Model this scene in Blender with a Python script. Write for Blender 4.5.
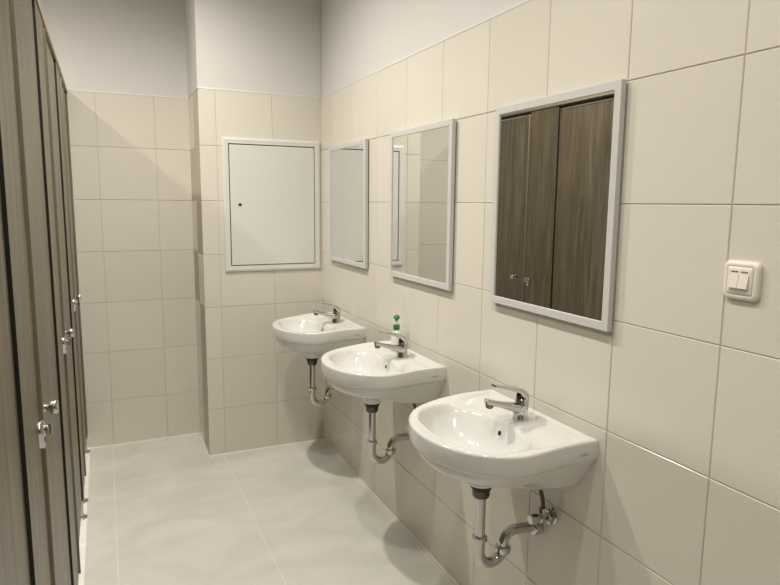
import bpy, bmesh, math, random
from mathutils import Vector, Matrix
from math import sin, cos, pi, radians as R_, sqrt
random.seed(4)
scene = bpy.context.scene
for o in list(bpy.data.objects):
    bpy.data.objects.remove(o)
COL = scene.collection

# ------------------------------------------------------------ camera
YAW, PITCH, ROLL, F_PX = 0.4278, 0.1418, 0.0092, 627.48
CAM_H = 1.4774
fw = Vector((sin(YAW)*cos(PITCH), cos(YAW)*cos(PITCH), -sin(PITCH)))
rt = Vector((cos(YAW), -sin(YAW), 0))
up = rt.cross(fw)
r2 = cos(ROLL)*rt + sin(ROLL)*up
u2 = -sin(ROLL)*rt + cos(ROLL)*up
M = Matrix((r2, u2, -fw)).transposed().to_4x4()
M.translation = Vector((0, 0, CAM_H))
cam = bpy.data.cameras.new('camera'); cam.sensor_width = 36; cam.sensor_fit = 'HORIZONTAL'
cam.lens = F_PX/780*36; cam.clip_start = 0.01
camo = bpy.data.objects.new('camera', cam); camo.matrix_world = M; COL.objects.link(camo)
scene.camera = camo

# ------------------------------------------------------------ room numbers (metres)
XR = 1.1946          # face of the right-hand tiled wall
YB = 3.6178          # face of the boxed-out wall with the access panel
YA = 4.022           # face of the far wall left of the box
XB = 0.5002          # left side of the box
XS = -0.148          # front plane of the stalls
XL = -1.75           # wall behind the stalls
YF = -2.2           # wall behind the camera
ZT = 2.083           # top edge of the tiles
ZC = 3.0             # ceiling
TW = 0.31255
ROWS = [0.0] + [0.28+0.3*k for k in range(6)] + [ZT]

# ------------------------------------------------------------ world, light, exposure
w = bpy.data.worlds.new('world'); scene.world = w; w.use_nodes = True
w.node_tree.nodes['Background'].inputs[0].default_value = (1.0, 0.93, 0.82, 1)
w.node_tree.nodes['Background'].inputs[1].default_value = 0.0
LIGHT_COL = (1.0, 0.955, 0.865)
CORRIDOR = [(0.13, y) for y in (0.0, 0.90, 1.80, 2.75)]
STALL = [(-1.15, y) for y in (0.8, 1.73, 2.66, 3.55)]
CORRIDOR_W, STALL_W = (28, 44, 50, 110), 42
def spot(x, y, e, size=152, blend=.9):
    l = bpy.data.lights.new('downlight_beam', 'SPOT'); l.energy = e; l.color = LIGHT_COL
    l.shadow_soft_size = 0.032; l.spot_size = R_(size); l.spot_blend = blend
    o = bpy.data.objects.new('downlight_beam', l); o.location = (x, y, ZC-0.03); COL.objects.link(o)
for (x, y), e in zip(CORRIDOR, CORRIDOR_W): spot(x, y, e)
for x, y in STALL: spot(x, y, STALL_W)
vs = scene.view_settings
vs.view_transform = 'Standard'; vs.look = 'None'; vs.gamma = 1; vs.use_curve_mapping = False
vs.exposure = 0.1

# ------------------------------------------------------------ materials
def mat(name, col, rough=.5, metal=0, spec=.5, coat=0, emit=None, emit_s=0):
    m = bpy.data.materials.new(name); m.use_nodes = True
    b = m.node_tree.nodes['Principled BSDF']
    b.inputs['Base Color'].default_value = (*col, 1); b.inputs['Roughness'].default_value = rough
    b.inputs['Metallic'].default_value = metal; b.inputs['Specular IOR Level'].default_value = spec
    b.inputs['Coat Weight'].default_value = coat; b.inputs['Coat Roughness'].default_value = .05
    if emit:
        b.inputs['Emission Color'].default_value = (*emit, 1); b.inputs['Emission Strength'].default_value = emit_s
    return m
def N(m, t, **kw):
    n = m.node_tree.nodes.new(t)
    for k, v in kw.items(): setattr(n, k, v)
    return n
def L(m, a, b): m.node_tree.links.new(a, b)
def ramp(m, stops):
    n = N(m, 'ShaderNodeValToRGB'); e = n.color_ramp.elements
    e[0].position, e[0].color = stops[0][0], (*stops[0][1], 1)
    e[1].position, e[1].color = stops[-1][0], (*stops[-1][1], 1)
    for p, c in stops[1:-1]:
        x = e.new(p); x.color = (*c, 1)
    return n

def tile_mat():
    m = mat('cream_tile', (.7, .63, .5), .2, spec=.42)
    b = m.node_tree.nodes['Principled BSDF']
    g = N(m, 'ShaderNodeNewGeometry')
    r = ramp(m, [(0, (.675, .638, .562)), (1, (.705, .667, .588))])
    L(m, g.outputs['Random Per Island'], r.inputs[0]); L(m, r.outputs[0], b.inputs['Base Color'])
    tc = N(m, 'ShaderNodeTexCoord'); nz = N(m, 'ShaderNodeTexNoise'); nz.inputs['Scale'].default_value = 5
    bp = N(m, 'ShaderNodeBump'); bp.inputs['Strength'].default_value = .10; bp.inputs['Distance'].default_value = .02
    L(m, tc.outputs['Object'], nz.inputs['Vector']); L(m, nz.outputs[0], bp.inputs['Height']); L(m, bp.outputs[0], b.inputs['Normal'])
    return m
def plaster_mat(name, col):
    m = mat(name, col, .9, spec=.2)
    b = m.node_tree.nodes['Principled BSDF']
    tc = N(m, 'ShaderNodeTexCoord'); nz = N(m, 'ShaderNodeTexNoise'); nz.inputs['Scale'].default_value = 120
    bp = N(m, 'ShaderNodeBump'); bp.inputs['Strength'].default_value = .08; bp.inputs['Distance'].default_value = .004
    L(m, tc.outputs['Object'], nz.inputs['Vector']); L(m, nz.outputs[0], bp.inputs['Height']); L(m, bp.outputs[0], b.inputs['Normal'])
    return m
def floor_mat():
    m = mat('grey_floor_tile', (.5, .47, .42), .38)
    b = m.node_tree.nodes['Principled BSDF']
    tc = N(m, 'ShaderNodeTexCoord'); mp = N(m, 'ShaderNodeMapping'); mp.inputs['Scale'].default_value = (1, 1.6, 1)
    n1 = N(m, 'ShaderNodeTexNoise'); n1.inputs['Scale'].default_value = 2.6; n1.inputs['Detail'].default_value = 6; n1.inputs['Distortion'].default_value = 1.2
    r = ramp(m, [(.3, (.635, .622, .575)), (.7, (.745, .725, .675))])
    L(m, tc.outputs['Object'], mp.inputs[0]); L(m, mp.outputs[0], n1.inputs['Vector']); L(m, n1.outputs[0], r.inputs[0])
    L(m, r.outputs[0], b.inputs['Base Color'])
    n2 = N(m, 'ShaderNodeTexNoise'); n2.inputs['Scale'].default_value = 260
    bp = N(m, 'ShaderNodeBump'); bp.inputs['Strength'].default_value = .06; bp.inputs['Distance'].default_value = .003
    L(m, tc.outputs['Object'], n2.inputs['Vector']); L(m, n2.outputs[0], bp.inputs['Height']); L(m, bp.outputs[0], b.inputs['Normal'])
    return m
def wood_mat():
    m = mat('grey_brown_wood_laminate', (.2, .16, .12), .36, spec=1.0)
    b = m.node_tree.nodes['Principled BSDF']
    tc = N(m, 'ShaderNodeTexCoord'); oi = N(m, 'ShaderNodeObjectInfo')
    ad = N(m, 'ShaderNodeVectorMath', operation='ADD'); sc = N(m, 'ShaderNodeVectorMath', operation='SCALE')
    cx = N(m, 'ShaderNodeCombineXYZ'); L(m, oi.outputs['Random'], cx.inputs[1]); L(m, oi.outputs['Random'], cx.inputs[2])
    L(m, cx.outputs[0], sc.inputs[0]); sc.inputs['Scale'].default_value = 13
    L(m, tc.outputs['Object'], ad.inputs[0]); L(m, sc.outputs[0], ad.inputs[1])
    mp = N(m, 'ShaderNodeMapping'); mp.inputs['Scale'].default_value = (20, 30, 2.2)
    n1 = N(m, 'ShaderNodeTexNoise'); n1.inputs['Scale'].default_value = 1; n1.inputs['Detail'].default_value = 7; n1.inputs['Roughness'].default_value = .62; n1.inputs['Distortion'].default_value = .6
    mp2 = N(m, 'ShaderNodeMapping'); mp2.inputs['Scale'].default_value = (60, 160, 4)
    n2 = N(m, 'ShaderNodeTexNoise'); n2.inputs['Scale'].default_value = 1; n2.inputs['Detail'].default_value = 4
    L(m, ad.outputs[0], mp.inputs[0]); L(m, mp.outputs[0], n1.inputs['Vector'])
    L(m, ad.outputs[0], mp2.inputs[0]); L(m, mp2.outputs[0], n2.inputs['Vector'])
    mx = N(m, 'ShaderNodeMath', operation='MULTIPLY_ADD'); mx.inputs[1].default_value = .35
    L(m, n2.outputs[0], mx.inputs[0])
    sb = N(m, 'ShaderNodeMath', operation='MULTIPLY'); sb.inputs[1].default_value = .65; L(m, n1.outputs[0], sb.inputs[0]); L(m, sb.outputs[0], mx.inputs[2])
    r = ramp(m, [(.34, (.042, .030, .014)), (.5, (.112, .085, .046)), (.66, (.21, .168, .105))])
    L(m, mx.outputs[0], r.inputs[0]); L(m, r.outputs[0], b.inputs['Base Color'])
    bp = N(m, 'ShaderNodeBump'); bp.inputs['Strength'].default_value = .15; bp.inputs['Distance'].default_value = .002
    L(m, mx.outputs[0], bp.inputs['Height']); L(m, bp.outputs[0], b.inputs['Normal'])
    return m
TILE = tile_mat(); GROUT = mat('cream_grout', (.58, .53, .44), .8, spec=.2)
PLASTER = plaster_mat('white_plaster', (.66, .645, .625)); CEIL = plaster_mat('white_ceiling_paint', (.75, .74, .72))
FLOOR = floor_mat(); FGROUT = mat('pale_floor_grout', (.84, .80, .72), .8, spec=.2)
CAULK = mat('white_caulk', (.82, .78, .68), .6)
WOOD = wood_mat()
BLACK_EDGE_SHADE = mat('black_edge_and_gap_shade', (.012, .010, .008), .5)  # for the edge bands, and for strips that stand in for shaded gaps
BRONZE = mat('brown_edge_profile', (.20, .165, .12), .42)
ALU = mat('brushed_aluminium', (.62, .60, .56), .3, 1)
CERAMIC = mat('white_ceramic', (.76, .75, .725), .1, coat=.3)
CHROME = mat('chrome', (.56, .555, .55), .06, 1)
DARK = mat('dark_void', (.006, .006, .006), .5)
RUBBER = mat('black_rubber', (.02, .018, .016), .45)
HOSE = mat('dark_braided_hose', (.10, .06, .045), .4, .4)
WHITE_METAL = mat('white_painted_metal', (.70, .69, .66), .35)
FRAME_W = mat('white_mirror_frame', (.60, .59, .57), .35)
GLASS = mat('silvered_mirror_glass', (.86, .87, .86), .0, 1)
SWITCH = mat('white_switch_plastic', (.80, .755, .68), .3)
GREEN = mat('green_plastic', (.005, .22, .06), .35)
BOTTLE = mat('white_bottle_plastic', (.85, .85, .82), .3)
MARK = mat('grey_mark', (.16, .14, .11), .6)
LENS = mat('lamp_lens', (.9, .9, .9), .4, emit=(1, .88, .72), emit_s=14)

# ------------------------------------------------------------ helpers
def obj(name, bm, mats, parent=None, smooth=None, loc=None, kind=None):
    me = bpy.data.meshes.new(name)
    bmesh.ops.recalc_face_normals(bm, faces=bm.faces[:])
    bm.to_mesh(me); bm.free()
    for m in (mats if isinstance(mats, (list, tuple)) else [mats]): me.materials.append(m)
    if smooth is not None:
        for p in me.polygons: p.use_smooth = True
        me.set_sharp_from_angle(angle=R_(smooth))
    o = bpy.data.objects.new(name, me); COL.objects.link(o)
    if parent is not None: o.parent = parent
    if loc is not None: o.location = loc
    if kind: o['kind'] = kind
    return o
def tag(o, label, cat, group=None):
    o['label'] = label; o['category'] = cat
    if group: o['group'] = group
    return o
def thing(name, label, cat, loc=(0, 0, 0), group=None):
    o = bpy.data.objects.new(name, None); COL.objects.link(o); o.location = loc; o.empty_display_size = .05
    return tag(o, label, cat, group)
def dup(root, loc, label):
    def cp(o, parent):
        c = o.copy(); COL.objects.link(c)
        if parent is not None: c.parent = parent
        for ch in o.children: cp(ch, c)
        return c
    r = cp(root, None); r.location = loc; r['label'] = label
    return r
def box(bm, a, b, mi=0, bev=0, seg=1):
    x0, y0, z0 = a; x1, y1, z1 = b
    v = [bm.verts.new(p) for p in [(x0, y0, z0), (x1, y0, z0), (x1, y1, z0), (x0, y1, z0), (x0, y0, z1), (x1, y0, z1), (x1, y1, z1), (x0, y1, z1)]]
    fs = [bm.faces.new([v[i] for i in q]) for q in [(3, 2, 1, 0), (4, 5, 6, 7), (0, 1, 5, 4), (1, 2, 6, 5), (2, 3, 7, 6), (3, 0, 4, 7)]]
    for f in fs: f.material_index = mi
    if bev:
        es = list({e for f in fs for e in f.edges})
        r = bmesh.ops.bevel(bm, geom=es, offset=bev, segments=seg, profile=.5, affect='EDGES')
        for f in r['faces']: f.material_index = mi
    return v
def loft(bm, rings, cap0=True, cap1=True, closed=True, mi=0):
    vr = [[bm.verts.new(p) for p in ring] for ring in rings]
    n = len(vr[0])
    for a, b in zip(vr, vr[1:]):
        for i in range(n if closed else n-1):
            j = (i+1) % n
            bm.faces.new((a[i], a[j], b[j], b[i])).material_index = mi
    if cap0: bm.faces.new(vr[0][::-1]).material_index = mi
    if cap1: bm.faces.new(vr[-1]).material_index = mi
    return vr
def lathe(bm, prof, org=(0, 0, 0), axis='Z', n=32, mi=0):
    """prof: (radius, height) pairs, height measured along axis"""
    ax = Vector({'Z': (0, 0, 1), 'X': (1, 0, 0), 'Y': (0, 1, 0), '-X': (-1, 0, 0), '-Y': (0, -1, 0)}[axis]) if isinstance(axis, str) else Vector(axis).normalized()
    t = ax.orthogonal().normalized(); s = ax.cross(t)
    org = Vector(org)
    rings = [[org+ax*h+(t*cos(2*pi*i/n)+s*sin(2*pi*i/n))*max(r, 1e-5) for i in range(n)] for r, h in prof]
    loft(bm, rings, mi=mi)
def tube(bm, pts, r, n=20, cap=True, mi=0):
    pts = [Vector(p) for p in pts]
    rr = r if isinstance(r, (list, tuple)) else [r]*len(pts)
    t0 = (pts[1]-pts[0]).normalized(); nrm = t0.orthogonal().normalized(); rings = []
    for i, p in enumerate(pts):
        t = (pts[min(i+1, len(pts)-1)]-pts[max(i-1, 0)]).normalized()
        nrm = (nrm - t*nrm.dot(t)).normalized(); s = t.cross(nrm)
        rings.append([p+(nrm*cos(2*pi*k/n)+s*sin(2*pi*k/n))*rr[i] for k in range(n)])
    loft(bm, rings, cap, cap, mi=mi)
def arc(c, r, a0, a1, n, ex, ez):
    c = Vector(c); ex = Vector(ex); ez = Vector(ez)
    return [c+ex*(r*cos(R_(a0+(a1-a0)*i/n)))+ez*(r*sin(R_(a0+(a1-a0)*i/n))) for i in range(n+1)]
def rrect(w, h, r, n=6):
    """rounded rectangle outline centred on 0, list of (a,b)"""
    out = []
    for cx, cy, a in ((w/2-r, h/2-r, 0), (-w/2+r, h/2-r, 90), (-w/2+r, -h/2+r, 180), (w/2-r, -h/2+r, 270)):
        for i in range(n+1):
            t = R_(a+90*i/n); out.append((cx+r*cos(t), cy+r*sin(t)))
    return out
def BM(): return bmesh.new()

# ------------------------------------------------------------ the setting
def tiled_wall(name, axis, face, sgn, u0, u1, ulines, back=.1, ztop=ZC, tiles=True, lo_tile=None):
    """axis 'X': wall faces along X at x=face, u runs along Y.  sgn: outward normal sign."""
    bm = BM()
    def P(u, n, z):
        return (face+sgn*n, u, z) if axis == 'X' else (u, face+sgn*n, z)
    def bx(ua, ub, na, nb, za, zb, mi, bev=0):
        a = P(ua, na, za); b = P(ub, nb, zb)
        box(bm, tuple(map(min, a, b)), tuple(map(max, a, b)), mi, bev)
    bx(u0, u1, -back, -.0027, 0, ZT, 1)
    bx(u0, u1, -back, -.0055, ZT, ztop, 2)
    g = .0010
    us = sorted([u for u in ulines if u0+.004 < u < u1-.004]); us = [u0-g] + us + [u1+g]
    for k in range(len(ROWS)-1):
        for a, b in zip(us, us[1:]):
            if lo_tile is not None and b < lo_tile: continue
            n0 = -.006; j = random.uniform(-.0003, .0003)
            ju = random.uniform(-.0006, .0006)
            vs_ = []
            lay = [(0, n0), (0, -.0016+j), (.0015, j)]
            rings = []
            for ins, n in lay:
                ua, ub, za, zb = a+g+ins+ju*0, b-g-ins, ROWS[k]+g+ins, ROWS[k+1]-g-ins
                rings.append([P(ua, n, za), P(ub, n, za), P(ub, n, zb), P(ua, n, zb)])
            loft(bm, rings, cap0=False, mi=0)
    return obj(name, bm, [TILE, GROUT, PLASTER], kind='structure')
def lines(p, s, lo, hi):
    k0 = math.floor((lo-p)/s)-1
    return [p+s*k for k in range(k0, k0+int((hi-lo)/s)+4)]
tiled_wall('wall_right', 'X', XR, -1, YF, YB, lines(.9065, TW, YF, YB))
tiled_wall('wall_back_right', 'Y', YB, -1, XB, XR+.1, lines(.5911, TW, XB, XR), back=YA-YB+.1)
tiled_wall('wall_box_side', 'X', XB, -1, YB+.0062, YA, lines(YB+.2, TW, YB, YA), back=.12)
tiled_wall('wall_back_left', 'Y', YA, -1, XL, XB+.05, lines(-.0067, TW, XL, XB))
bm = BM(); box(bm, (XL-.1, YF-.1, 0), (XL, YA+.1, ZC)); obj('wall_left', bm, PLASTER, kind='structure')
tiled_wall('wall_front', 'Y', YF, 1, XL, XR, lines(XR, TW, XL, XR))
bm = BM(); box(bm, (-.02, YF+.001, .006), (.98, YF+.022, 2.07), 0, .003); box(bm, (.03, YF+.02, .008), (.93, YF+.034, 2.02), 1, .002)
obj('added_dark_door', bm, [WHITE_METAL, WOOD], kind='structure')  # unseen door, added to give the chrome something dark to reflect
bm = BM(); box(bm, (XL-.1, YF-.1, ZC), (XR+.1, YA+.1, ZC+.1)); obj('ceiling', bm, CEIL, kind='structure')
# floor: 60 cm tiles over pale grout
bm = BM()
box(bm, (XL-.1, YF-.1, -.12), (XR+.1, YA+.1, -.0012), 1)
fx = [XL] + [x for x in lines(-.015, .595, XL, XR) if XL < x < XR] + [XR]
fy = [YF] + [y for y in lines(2.86, .6, YF, YA) if YF < y < YA] + [YA]
for a, b in zip(fx, fx[1:]):
    for c, d in zip(fy, fy[1:]):
        g = .0019
        rings = [[(a+g+i, c+g+i, z), (b-g-i, c+g+i, z), (b-g-i, d-g-i, z), (a+g+i, d-g-i, z)] for i, z in ((0, -.002), (0, -.0006), (.0006, 0))]
        loft(bm, rings, cap0=False, mi=0)
obj('floor', bm, [FLOOR, FGROUT], kind='structure')
# white caulk beads: along the floor and on the top edge of the tiles
bm = BM()
c = .006
def bead(p, q, out, upv):
    p, q = Vector(p), Vector(q); out = Vector(out); upv = Vector(upv)
    loft(bm, [[e-out*.003-upv*.003, e+out*c-upv*.003, e+out*c*.45+upv*c*.45, e-out*.003+upv*c] for e in (p, q)])
bead((XR, YF, 0), (XR, YB, 0), (-1, 0, 0), (0, 0, 1))
bead((XB-.004, YB, 0), (XR, YB, 0), (0, -1, 0), (0, 0, 1))
bead((XB, YB-.004, 0), (XB, YA, 0), (-1, 0, 0), (0, 0, 1))
bead((XL, YA, 0), (XB, YA, 0), (0, -1, 0), (0, 0, 1))
obj('trim_1', bm, CAULK, kind='structure')
bm = BM(); c = .004
for p, q, o_ in (((XR+.0025, YF, ZT), (XR+.0025, YB, ZT), (-1, 0, 0)), ((XB-.004, YB+.0025, ZT), (XR, YB+.0025, ZT), (0, -1, 0)), ((XB+.0025, YB-.004, ZT), (XB+.0025, YA, ZT), (-1, 0, 0)), ((XL, YA+.0025, ZT), (XB, YA+.0025, ZT), (0, -1, 0))):
    bead(p, q, o_, (0, 0, 1))
obj('trim_2', bm, PLASTER, kind='structure')

# ------------------------------------------------------------ ceiling downlights
def downlight(x, y):
    t = thing('ceiling_downlight', 'round white recessed downlight in the ceiling', 'ceiling light', (x, y, ZC), 'ceiling downlights')
    bm = BM(); lathe(bm, [(.062, -.0005), (.062, -.006), (.075, -.008), (.082, -.004), (.082, -.0005)], n=40); obj('trim_ring', bm, WHITE_METAL, t, 40)
    bm = BM(); lathe(bm, [(.060, -.001), (.060, -.003)], n=40); obj('lens', bm, LENS, t)
    return t
d0 = None
for x, y in CORRIDOR+STALL:
    if d0 is None: d0 = downlight(x, y)
    else: dup(d0, (x, y, ZC), d0['label'])

# ------------------------------------------------------------ toilet stalls
PW = .275; PITCH_S = .92
PIL = [1.245-PITCH_S, 1.245, 1.245+PITCH_S, 1.245+2*PITCH_S]     # near edges of the pilasters
ZD0, ZD1, ZR0, ZR1 = .10, 2.036, 2.058, 2.085
REC = .006
def foot(parent, y, x=XS-.013):
    px, py, pz = parent.location
    bm = BM()
    lathe(bm, [(.026, .0), (.026, .005), (.022, .009), (.010, .013), (.009, ZD0-.02), (.014, ZD0-.018), (.014, ZD0+.0)], (0, 0, 0), n=24)
    return obj('foot', bm, CHROME, parent, 40, loc=(x-px, y-py, -pz))
def lock(parent, y, z):
    px, py, pz = parent.location
    bm = BM()
    # shield-shaped rosette: round top, tapering tail, with two recesses
    out = []
    for i in range(25):
        a = R_(-20+220*i/24); out.append((.021*cos(a), .021*sin(a)))
    out += [(-.014, -.022), (-.009, -.037), (0, -.042), (.009, -.037), (.014, -.022)]
    rings = [[(h, a*s, b*s) for a, b in out] for h, s in ((0, 1), (.008, 1), (.011, .9))]
    loft(bm, rings)
    o = obj('lock', bm, CHROME, parent, 40, loc=(XS-px, y-py, z-pz))
    bm = BM(); lathe(bm, [(.010, .0105), (.010, .018), (.007, .020)], (0, 0, .002), 'X', 20); box(bm, (.018, -.003, -.010), (.026, .003, .014), 0, .001)
    obj('thumb_turn', bm, CHROME, o, 40)
    bm = BM(); lathe(bm, [(.006, .0105), (.006, .0116)], (0, 0, -.022), 'X', 16); obj('indicator_window', bm, DARK, o)
    return o
pil_labels = ['wood-grain stall pilaster nearest the viewer, just before the nearest stall door',
              'wood-grain stall pilaster with the largest-looking chrome lock, just beyond the nearest door',
              'wood-grain stall pilaster with a chrome lock, second of the three visible ones',
              'wood-grain stall pilaster with a chrome lock, just before the farthest stall door']
for i, y0 in enumerate(PIL):
    t = thing('stall_pilaster', pil_labels[i], 'pilaster', (XS-.013, y0+PW/2, 0), 'fixed panels between the stall doors')
    bm = BM(); box(bm, (-.013, -PW/2+.0025, ZD0-.005), (.013, PW/2-.0025, ZR0+.003), 0, .0012); obj('panel', bm, WOOD, t)
    bm = BM(); box(bm, (-.013, -PW/2-.0005, ZD0-.005), (.0136, -PW/2+.0025, ZR0)); obj('edge_band', bm, BLACK_EDGE_SHADE, t)['label'] = 'black edge strip on the near edge'
    foot(t, y0+.028); foot(t, y0+PW-.07)
    lock(t, y0+PW-.038, .988)
t = thing('stall_pilaster', 'very narrow wood-grain end pilaster of the stalls against the far tiled wall', 'pilaster', (XS-.013, 3.967, 0), 'fixed panels between the stall doors')
bm = BM(); box(bm, (-.013, -.027, ZD0-.005), (.013, .044, ZR0+.003), 0, .0012); obj('panel', bm, WOOD, t)
bm = BM(); box(bm, (-.0135, .0435, ZD0-.005), (.0145, .053, ZR0)); obj('wall_gap_shade', bm, BLACK_EDGE_SHADE, t)['label'] = 'black strip standing in for the shadow gap at the wall'  # shadow between end panel and wall, put in as a black strip
foot(t, 3.967)
door_labels = ['wood-grain toilet stall door nearest the camera, at the left edge of the photo',
               'wood-grain toilet stall door with the largest chrome knob, second from the camera',
               'wood-grain toilet stall door in the middle of the row, third from the camera',
               'wood-grain toilet stall door farthest away, beside the far tiled wall']
for i, (ya, yb) in enumerate([(PIL[k]+PW, PIL[k+1] if k < 3 else 3.934) for k in range(4)]):
    ya += .003; yb -= .004
    t = thing('stall_door', door_labels[i], 'door', (XS-REC-.009, (ya+yb)/2, 0), 'toilet stall doors')
    h = (yb-ya)/2
    bm = BM(); box(bm, (-.009, -h+.009, ZD0), (.009, h, ZD1), 0, .001); obj('door_leaf', bm, WOOD, t)
    bm = BM(); box(bm, (-.009, -h, ZD0), (.0222, -h+.0075, ZD1), 0, .001); obj('edge_profile', bm, BRONZE, t)['label'] = 'brown metal strip down the lock edge'
    bm = BM(); box(bm, (-.0088, -h, ZD1), (.0098, h, ZD1+.006), 0, .001); obj('top_profile', bm, ALU, t)['label'] = 'bright metal strip on the top edge'
    bm = BM()
    lathe(bm, [(.0165, .009), (.0165, .013), (.009, .015), (.0075, .020), (.0085, .025), (.0150, .028), (.0160, .032), (.0160, .042), (.0140, .045)], (0, -h+.098, .995), 'X', 28)
    obj('knob', bm, CHROME, t, 40)['label'] = 'round chrome knob'
bm = BM()
box(bm, (XS-.032, YF+.005, ZR0+.004), (XS+.004, YA-.001, ZR1), 0, .0015)
r_ = tag(obj('stall_head_rail', bm, mat('tan_rail', (.30, .25, .18), .45)), 'long brown rail along the top of all the toilet stalls', 'rail')
for k in range(4):  # shade in the slot under the rail, put in as black strips
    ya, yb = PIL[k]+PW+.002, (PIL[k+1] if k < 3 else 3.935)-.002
    bm = BM(); box(bm, (XS-.0305, ya, ZD1+.009), (XS-.0245, yb, ZR0+.0045)); obj('gap_shade', bm, BLACK_EDGE_SHADE, r_)['label'] = 'black strip standing in for the shade above a door'

# ------------------------------------------------------------ mirrors
MIR = [(1.490, 'largest-looking framed mirror beside the light switch, reflecting brown stall doors'),
       (2.314, 'middle framed mirror of the three, above the soap bottle, reflecting a tiled corner'),
       (3.150, 'framed mirror farthest away, next to the white access panel in the corner')]
t = thing('wall_mirror', MIR[0][1], 'mirror', (XR, MIR[0][0], 1.4675), 'framed mirrors over the washbasins')
W2, H2, FW, FT = .2735, .3155, .022, .022
bm = BM(); box(bm, (-.008, -W2+.012, -H2+.012), (0, W2-.012, H2-.012)); obj('backing_board', bm, mat('grey_backing_board', (.22, .20, .17), .7), t)
bm = BM()
o4 = lambda a, b, x: [(x, -a, -b), (x, a, -b), (x, a, b), (x, -a, b)]
loft(bm, [o4(W2-.010, H2-.010, -.0065), o4(W2, H2, -.0065), o4(W2, H2, -FT+.001), o4(W2-.001, H2-.001, -FT), o4(W2-FW, H2-FW, -FT), o4(W2-FW-.001, H2-FW-.001, -FT+.001), o4(W2-FW-.001, H2-FW-.001, -.012)], cap1=False)
obj('frame', bm, FRAME_W, t)
bm = BM(); box(bm, (-.0182, -W2+FW, -H2+FW), (-.0085, W2-FW, H2-FW)); obj('mirror_glass', bm, GLASS, t)
for y, lab in MIR[1:]: dup(t, (XR, y, 1.4675), lab)

# ------------------------------------------------------------ access panel on the boxed-out wall
t = thing('access_panel', 'white metal access panel with a small round lock on the boxed-out tiled wall', 'access panel', (.901, YB, 1.455))
W2, H2 = .282, .3745
o4 = lambda a, b, y: [(-a, y, -b), (a, y, -b), (a, y, b), (-a, y, b)]
bm = BM()
loft(bm, [o4(W2, H2, 0), o4(W2, H2, -.007), o4(W2-.002, H2-.002, -.010), o4(W2-.012, H2-.012, -.013), o4(W2-.022, H2-.022, -.012), o4(W2-.032, H2-.032, -.012), o4(W2-.033, H2-.033, -.001)], cap1=False)
obj('frame', bm, WHITE_METAL, t)
bm = BM(); box(bm, (-W2+.034, -.003, -H2+.034), (W2-.034, -.001, H2-.034)); obj('gap', bm, mat('shadow_gap_dark', (.05, .045, .04), .7), t)['label'] = 'dark sheet standing in for the shadow gap around the door'  # shade in the door gap is coloured in by this dark sheet
bm = BM(); box(bm, (-W2+.038, -.0095, -H2+.038), (W2-.037, -.0035, H2-.038), 0, .001); d = obj('door', bm, WHITE_METAL, t)
bm = BM(); lathe(bm, [(.0095, .0), (.0095, .0025), (.0075, .0035)], (-.192, -.0095, .005), '-Y', 24); k = obj('lock', bm, CHROME, d, 40)
bm = BM(); lathe(bm, [(.0068, .0036), (.0068, .0042)], (-.192, -.0095, .005), '-Y', 20); obj('keyhole', bm, DARK, k)

# ------------------------------------------------------------ light switch
t = thing('light_switch', 'white double rocker light switch on the right tiled wall', 'light switch', (XR, .866, 1.326))
bm = BM()
prof = [(.081, 0, .013), (.081, .005, .013), (.0785, .0085, .0135), (.071, .0112, .012), (.064, .0120, .007), (.0605, .0118, .004), (.060, .0105, .003), (.058, .0105, .003)]
loft(bm, [[(-d_, a, b) for a, b in rrect(w_, w_, r, 6)] for w_, d_, r in prof])
obj('frame_plate', bm, SWITCH, t, 50)
bm = BM()
loft(bm, [[(-d_, a, b) for a, b in rrect(w_, h_, .002, 3)] for w_, h_, d_ in ((.056, .056, .0105), (.056, .056, .0125), (.054, .054, .0135), (.044, .036, .0137))])
obj('inner_plate', bm, SWITCH, t, 40)
for s in (1, -1):
    bm = BM()
    y0, y1 = (.0006, .0212) if s > 0 else (-.0212, -.0006)
    z0, z1 = -.016, .014
    v = [(-.0125, y0, z0), (-.0125, y1, z0), (-.0125, y1, z1), (-.0125, y0, z1)]
    w_ = [(-.0205, y0, z0+.001), (-.0205, y1, z0+.001), (-.0148, y1, z1), (-.0148, y0, z1)]
    loft(bm, [v, w_]); rk = obj('rocker', bm, SWITCH, t)
    bm = BM()
    for q in range(5):  # row of small grey dashes above the rocker
        ya = y0+.003+q*.0031
        box(bm, (-.0141, ya, .0165), (-.0136, ya+.0024, .0195))
    obj('grey_dashes', bm, MARK, rk)['label'] = 'small grey dashes above the rocker'

# ------------------------------------------------------------ washbasin (local: x = minus distance from the wall, y across, z from the rim top)
BY = [1.503, 2.338, 3.168]
ZRIM = .847
HW, DEP, CU, SA = .258, .413, .187, .226
def outline(n_side=14, n_arc=56, n_back=22):
    pts = []
    for i in range(n_back): pts.append((0.0, -HW+2*HW*i/n_back))
    for i in range(n_side): pts.append((CU*i/n_side, HW))
    for i in range(n_arc):
        a = pi/2-pi*i/n_arc
        ca, sa = cos(a), sin(a)
        pts.append((CU+SA*(abs(ca)**.96), HW*(1 if sa > 0 else -1)*abs(sa)**.97))
    for i in range(n_side): pts.append((CU-CU*i/n_side, -HW))
    return pts
OUT = outline()
def inset(pts, d):
    n = len(pts); res = []
    for i in range(n):
        a, b, c_ = Vector(pts[i-1]), Vector(pts[i]), Vector(pts[(i+1) % n])
        e1 = (b-a).normalized(); e2 = (c_-b).normalized()
        n1 = Vector((e1.y, -e1.x)); n2 = Vector((e2.y, -e2.x))
        m_ = (n1+n2); m_ = m_/max(m_.dot(n1), .4)
        res.append((b+m_*d))
    return res
def sst(a, b, x):
    t_ = max(0, min(1, (x-a)/(b-a))); return t_*t_*(3-2*t_)
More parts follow.
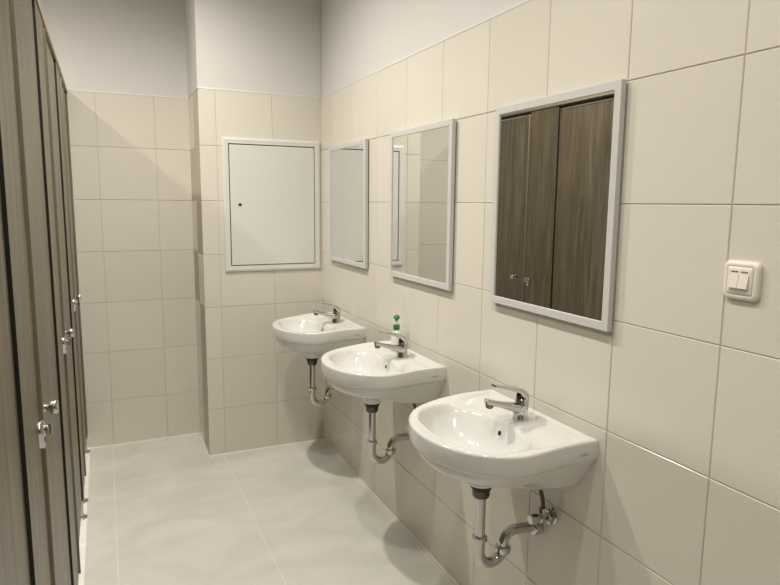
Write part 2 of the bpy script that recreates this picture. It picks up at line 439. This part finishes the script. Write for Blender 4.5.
def height(u, v):
    """surface below the rim top"""
    # flat tap deck a little lower than the rim, with a raised lip along the wall and the sides
    inner = min(u-.014, HW-.014-abs(v)*1.0)
    deck = -.0155*sst(.0, .020, inner)*(1-sst(.10, .22, u))
    shelf = -.012*sst(.045, .15, u)*sst(.045, .075, abs(v))*sst(0, .03, HW-.03-abs(v))
    z = deck+shelf*(1-sst(.16, .30, u))
    # bowl
    du = u-.248
    a_ = .122 if du > 0 else .121
    b_ = .208
    p = 2.25
    e = (abs(du/a_)**p+abs(v/b_)**p)**(1/p)
    if e < 1.0:
        k = (1-e**2.8)
        z = z*(1-sst(.0, .35, k)) - .116*k**.72
    # platform for the tap, square-fronted, standing into the bowl
    pf = (1-sst(.046, .060, abs(v)))*(1-sst(.132, .146, u))
    z = z*(1-pf) + (-.0155*sst(.014, .034, u))*pf
    # soft roll from rim into bowl
    return z
ba = thing('washbasin', 'white wall-hung washbasin nearest the camera, under the mirror showing brown doors', 'washbasin', (XR, BY[0], ZRIM), 'white wall-hung washbasins')
bm = BM()
cen = Vector((.235, 0)); IN = inset(OUT, .007)
NR = 46
rings = []
for k in range(1, NR+1):
    r = k/NR
    ring = []
    for q in IN:
        p2 = cen+(q-cen)*r
        ring.append((p2.x, p2.y, height(p2.x, p2.y)))
    rings.append(ring)
# blur the heights so that every edge reads as glazed ceramic
H = [[q[2] for q in ring] for ring in rings]
n = len(IN)
for _ in range(2):
    H2_ = [row[:] for row in H]
    for k in range(NR-1):
        for i in range(n):
            s = H[k][i]*2+H[k][i-1]+H[k][(i+1) % n]+H[k+1][i]+(H[k-1][i] if k else H[k][i])
            H2_[k][i] = s/6
    H = H2_
rings = [[(q[0], q[1], H[k][i]) for i, q in enumerate(ring)] for k, ring in enumerate(rings)]
for dd, z in ((.0048, -.0006), (.0022, -.0024), (.0006, -.0050), (.0, -.0085), (.0, -.03), (.0006, -.047), (.0025, -.0540), (.0055, -.0585), (.009, -.061)):
    rings.append([(q.x, q.y, z) for q in inset(OUT, dd)])
# lower body
def body_ring(tt):
    k = 1-sqrt(max(0, 1-tt**1.9))
    hw = .2475-.058*tt-.03*tt*tt
    front = .399-.160*k
    cu = CU-.06*tt*tt
    out = []
    for (u, v) in OUT:
        if u <= CU+1e-9: uu = u/CU*cu
        else: uu = cu+(u-CU)/SA*(front-cu)
        vv = v/HW*hw
        if u > CU: vv *= 1
        zb = -.180+.030*sst(-.02, .26, uu)
        out.append((uu, vv, -.061+(zb+.061)*tt))
    return out
for i in range(0, 15):
    rings.append(body_ring(i/14))
def dip(u): return -.012*sst(.09, .29, u)
rings = [[(-a, b, c_+dip(a)*(1 if c_ > -.1 else max(0, 1-(-.1-c_)/.05))) for a, b, c_ in ring] for ring in rings]
vr = loft(bm, rings, cap0=False, cap1=True)
cv = bm.verts.new((-cen.x, 0, sum(H[0])/n))
for i in range(n): bm.faces.new((cv, vr[0][i], vr[0][(i+1) % n]))
lathe(bm, [(.075, -.130), (.060, -.150), (.047, -.170), (.042, -.186), (.039, -.1905), (.033, -.1915)], (-.211, -.012, 0), 'Z', 32)
body = obj('basin_body', bm, CERAMIC, ba, 62)
# drain and overflow
zd = -.120
bm = BM(); lathe(bm, [(.033, -.003), (.033, .0015), (.028, .003), (.022, .0015), (.020, .0006)], (-.235, 0, zd), 'Z', 32); dr = obj('drain_fitting', bm, CHROME, ba, 40)
bm = BM(); lathe(bm, [(.0195, .0002), (.0195, .0009)], (-.235, 0, zd), 'Z', 24); obj('drain_hole', bm, DARK, dr)
bm = BM()
from mathutils.bvhtree import BVHTree
hit = BVHTree.FromPolygons([v.co for v in body.data.vertices], [p.vertices for p in body.data.polygons]).ray_cast(Vector((-.22, 0, -.050)), Vector((1, 0, 0)))
ov = hit[0]; nx = hit[1] if hit[1].x < 0 else -hit[1]
lathe(bm, [(.0105, -.008), (.0105, .0006), (.009, .0014), (.0075, .0006)], ov, nx, 24); of = obj('overflow_ring', bm, CERAMIC, ba, 40)
bm = BM(); lathe(bm, [(.0074, .0003), (.0074, .0010)], ov, nx, 20); obj('overflow_hole', bm, DARK, of)
# small printed mark on the side of the apron
cu_ = bpy.data.curves.new('maker_mark', 'FONT'); cu_.body = 'KOLO'; cu_.size = .0095; cu_.extrude = .0002; cu_.align_x = 'CENTER'; cu_.align_y = 'CENTER'
tmp = bpy.data.objects.new('tmp_text', cu_); COL.objects.link(tmp)
bpy.context.view_layer.update()
me = bpy.data.meshes.new_from_object(tmp.evaluated_get(bpy.context.evaluated_depsgraph_get()))
bpy.data.objects.remove(tmp)
me.name = 'maker_mark'; me.materials.clear(); me.materials.append(MARK)
mk = bpy.data.objects.new('maker_mark', me); COL.objects.link(mk); mk.parent = ba
mk.matrix_local = Matrix.Translation((-.048, -HW-.0001, -.036)) @ Matrix(((1, 0, 0), (0, 0, -1), (0, 1, 0))).to_4x4()
mk['label'] = 'tiny grey lettering on the side of the basin'
dup(ba, (XR, BY[1], ZRIM), 'white wall-hung washbasin in the middle of the row, with the green-topped soap bottle')
dup(ba, (XR, BY[2], ZRIM), 'white wall-hung washbasin farthest away, in the corner by the access panel')

# ------------------------------------------------------------ mixer tap (local origin on the deck, spout towards -x)
ZDECK = ZRIM-.0153
fa = thing('basin_mixer_tap', 'chrome single-lever tap on the washbasin nearest the camera', 'tap', (XR-.069, BY[0], ZDECK), 'chrome single-lever taps')
bm = BM()
def ell(cx, cz, rx, ry, n=28, tilt=0):
    return [(cx+rx*cos(2*pi*i/n), ry*sin(2*pi*i/n), cz+tilt*rx*cos(2*pi*i/n)) for i in range(n)]
loft(bm, [ell(0, 0, .0255, .0245), ell(0, .004, .0255, .0245), ell(-.001, .007, .0238, .0225), ell(-.001, .03, .0228, .0215), ell(.001, .045, .0224, .0212, tilt=.10), ell(.002, .055, .0220, .0207, tilt=.18), ell(.002, .058, .0195, .0185, tilt=.18), ell(.002, .066, .0188, .0180, tilt=.2), ell(.002, .067, .0170, .0165, tilt=.2)])
# spout: rounded sections swept forward and slightly up
secs = []
for i in range(13):
    s = i/12
    x = .004-.129*s
    zt = .051+.027*s-.004*sin(pi*s)
    zb = .003+.058*(s**.70)
    hh = (zt-zb)/2; zc = (zt+zb)/2; ww = .0205-.0080*s
    secs.append([(x, ww*(abs(cos(a))**.75)*(1 if cos(a) > 0 else -1), zc+hh*(abs(sin(a))**.75)*(1 if sin(a) > 0 else -1)) for a in [2*pi*k/24 for k in range(24)]])
loft(bm, secs)
obj('tap_body', bm, CHROME, fa, 50)
bm = BM(); lathe(bm, [(.0085, .012), (.0120, .010), (.0120, -.006), (.010, -.009), (.008, -.009)], (-.114, 0, .058), 'Z', 24); ae = obj('aerator', bm, mat('aerator_dark_reflection', (.16, .15, .14), .15, 1), fa, 40)  # dark reflection on the chrome tip is put into the base colour
bm = BM(); lathe(bm, [(.0078, -.0092), (.0078, -.0100)], (-.114, 0, .058), 'Z', 20); obj('aerator_mesh', bm, DARK, ae)
bm = BM(); loft(bm, [ell(.000, .060, .0160, .0155, tilt=.2), ell(-.001, .076, .0150, .0145, tilt=.05)]); obj('cartridge_neck', bm, RUBBER, fa, 40)['label'] = 'black gap under the lever'
bm = BM()
# lever: hood over the cartridge drawn out into a long flat blade
path = [(.0150, .050, .014, .008), (.0125, .062, .019, .013), (.0065, .075, .0215, .022), (-.003, .084, .0215, .023), (-.014, .092, .0205, .018), (-.038, .0995, .0180, .011), (-.066, .107, .0155, .0075), (-.090, .1128, .0135, .0058), (-.101, .1152, .012, .0045)]
secs = []
for i, (x, z, hw, th) in enumerate(path):
    a = path[max(i-1, 0)]; b = path[min(i+1, len(path)-1)]
    d = Vector((b[0]-a[0], 0, b[1]-a[1])).normalized(); nrm = Vector((d.z, 0, -d.x))
    ring = []
    for (p, q) in rrect(2*hw, th, th*.45, 4): ring.append(Vector((x, 0, z))+Vector((0, p, 0))+nrm*q)
    secs.append(ring)
loft(bm, secs)
obj('lever', bm, CHROME, fa, 45)
dup(fa, (XR-.069, BY[1], ZDECK), 'chrome single-lever tap on the middle washbasin, in front of the soap bottle')
dup(fa, (XR-.069, BY[2], ZDECK), 'chrome single-lever tap on the farthest washbasin, in the corner')

# ------------------------------------------------------------ trap (local origin at the wall flange centre)
ZO = .477
tr = thing('drain_trap', 'chrome bottle-neck drain trap under the washbasin nearest the camera', 'drain trap', (XR, BY[0]-.012, ZO), 'chrome drain traps')
xt = -.2110; rp = .0158
ztop = (ZRIM-.1915)-ZO
bm = BM(); lathe(bm, [(.033, ztop), (.034, ztop-.006), (.030, ztop-.010), (.030, ztop-.014), (.0285, ztop-.016)], (xt, 0, 0), 'Z', 28); obj('rubber_seal', bm, RUBBER, tr, 40)
bm = BM(); lathe(bm, [(.0265, ztop-.010), (.0265, ztop-.034), (.0235, ztop-.040)], (xt, 0, 0), 'Z', 28); obj('coupling_nut', bm, mat('dark_chrome', (.10, .09, .08), .18, 1), tr, 40)['label'] = 'dark coupling nut'
bm = BM(); tube(bm, [(xt, 0, ztop-.03), (xt, 0, ztop-.1), (xt, 0, -.005)], rp-.0005, 28); lathe(bm, [(.0165, ztop-.044), (.021, ztop-.042), (.021, ztop-.034), (.0165, ztop-.033)], (xt, 0, 0), 'Z', 28); obj('tailpiece', bm, CHROME, tr, 40)
ub = .043
bm = BM()
pts = [(xt, 0, .002), (xt, 0, -.02)] + [tuple(p) for p in arc((xt+ub, 0, -.040), ub, 180, 360, 22, (1, 0, 0), (0, 0, 1))]
tube(bm, pts, rp+.0008, 28); obj('u_bend', bm, CHROME, tr, 60)
bm = BM()
lathe(bm, [(.017, -.003), (.0225, -.002), (.0235, .003), (.0235, .010), (.0205, .013), (.016, .0135)], (xt, 0, 0), 'Z', 28); obj('slip_nut', bm, CHROME, tr, 40)
bm = BM()
lathe(bm, [(.017, -.059), (.0225, -.058), (.0240, -.053), (.0240, -.042), (.0205, -.038), (.016, -.0375)], (xt+2*ub, 0, 0), 'Z', 28); obj('slip_nut', bm, CHROME, tr, 40)
bm = BM()
a0 = (xt+2*ub+.004, 0, -.026)
pts = [(xt+2*ub, 0, -.046)] + [tuple(p) for p in arc((xt+2*ub+.040, 0, -.034), .040, 180, 94, 16, (1, 0, 0), (0, 0, 1))]
pts += [(-.055, -.004, .006), (-.02, -.008, .004), (.002, -.010, .003)]
tube(bm, pts, rp, 28); obj('outlet_pipe', bm, CHROME, tr, 60)
bm = BM(); lathe(bm, [(.0255, .0), (.0255, .010), (.0245, .020), (.0215, .026), (.0165, .0265)], (0, -.010, .003), '-X', 28); obj('wall_flange', bm, CHROME, tr, 40)
dup(tr, (XR, BY[1]-.012, ZO), 'chrome drain trap with a U bend under the middle washbasin')
dup(tr, (XR, BY[2]-.012, ZO), 'chrome drain trap under the farthest washbasin, near the corner')
tr['label'] = 'largest-looking chrome drain trap, under the washbasin nearest the camera'

# ------------------------------------------------------------ angle valves with hoses
ZV = .545
va = thing('angle_valve', 'chrome angle valve with a dark hose under the washbasin nearest the camera', 'valve', (XR, BY[0]-.080, ZV), 'angle valves under the washbasins')
bm = BM(); lathe(bm, [(.0275, 0), (.0275, .003), (.022, .008), (.014, .011)], (0, 0, 0), '-X', 28); obj('rosette', bm, CHROME, va, 40)
bm = BM(); lathe(bm, [(.011, .004), (.011, .022), (.0145, .024), (.0145, .044), (.011, .046), (.009, .058)], (0, 0, 0), '-X', 24)
lathe(bm, [(.0095, 0), (.0095, .018), (.0125, .020), (.0125, .030), (.009, .031)], (-.034, 0, 0), 'Z', 6)
obj('valve_body', bm, CHROME, va, 30)
bm = BM(); lathe(bm, [(.012, .054), (.0155, .056), (.0155, .076), (.0135, .080)], (0, 0, 0), '-X', 8); obj('handle', bm, CHROME, va, 30)
bm = BM(); lathe(bm, [(.009, .006), (.009, .014), (.0125, .015), (.0125, .024), (.010, .0265)], (-.020, 0, -.004), '-Y', 8); obj('outlet_cap', bm, CHROME, va, 30)
bm = BM()
hp = []
for i in range(15):
    s = i/14
    hp.append((-.034-.022*s*s, .016*s*s, .028+(ZRIM-.1785-ZV-.028)*s))
tube(bm, hp, .0062, 14); obj('hose', bm, HOSE, va, 60)['label'] = 'dark flexible supply hose'
dup(va, (XR, BY[1]-.080, ZV), 'chrome angle valve under the middle washbasin, mostly hidden by the nearest basin')
dup(va, (XR, BY[2]-.080, ZV), 'chrome angle valve under the farthest washbasin')

# ------------------------------------------------------------ soap bottle
so = thing('soap_bottle', 'white pump soap bottle with a green top standing on the middle washbasin', 'soap bottle', (XR-.050, BY[1]+.100, ZRIM-.0205))
zb = 0
bm = BM(); loft(bm, [[(a*s, b*s, z) for a, b in rrect(.036, .054, .015, 6)] for z, s in ((0, .9), (.002, .97), (.006, 1), (.070, 1), (.084, .93), (.094, .72), (.100, .48), (.106, .46))]); obj('bottle', bm, BOTTLE, so, 45)
bm = BM(); lathe(bm, [(.0135, .104), (.0143, .106), (.0143, .124), (.013, .126), (.006, .127)], n=28); obj('collar', bm, GREEN, so, 40)
bm = BM(); lathe(bm, [(.0055, .126), (.0055, .150)], n=16); obj('pump_stem', bm, BOTTLE, so, 40)
bm = BM(); lathe(bm, [(.0045, .139), (.0070, .148), (.0145, .1535), (.0143, .1580), (.0115, .1645), (.004, .1690)], n=24); tube(bm, [(0, 0, .160), (-.008, -.015, .161), (-.013, -.026, .157)], [.005, .0045, .0035], 12); obj('pump_head', bm, GREEN, so, 50)
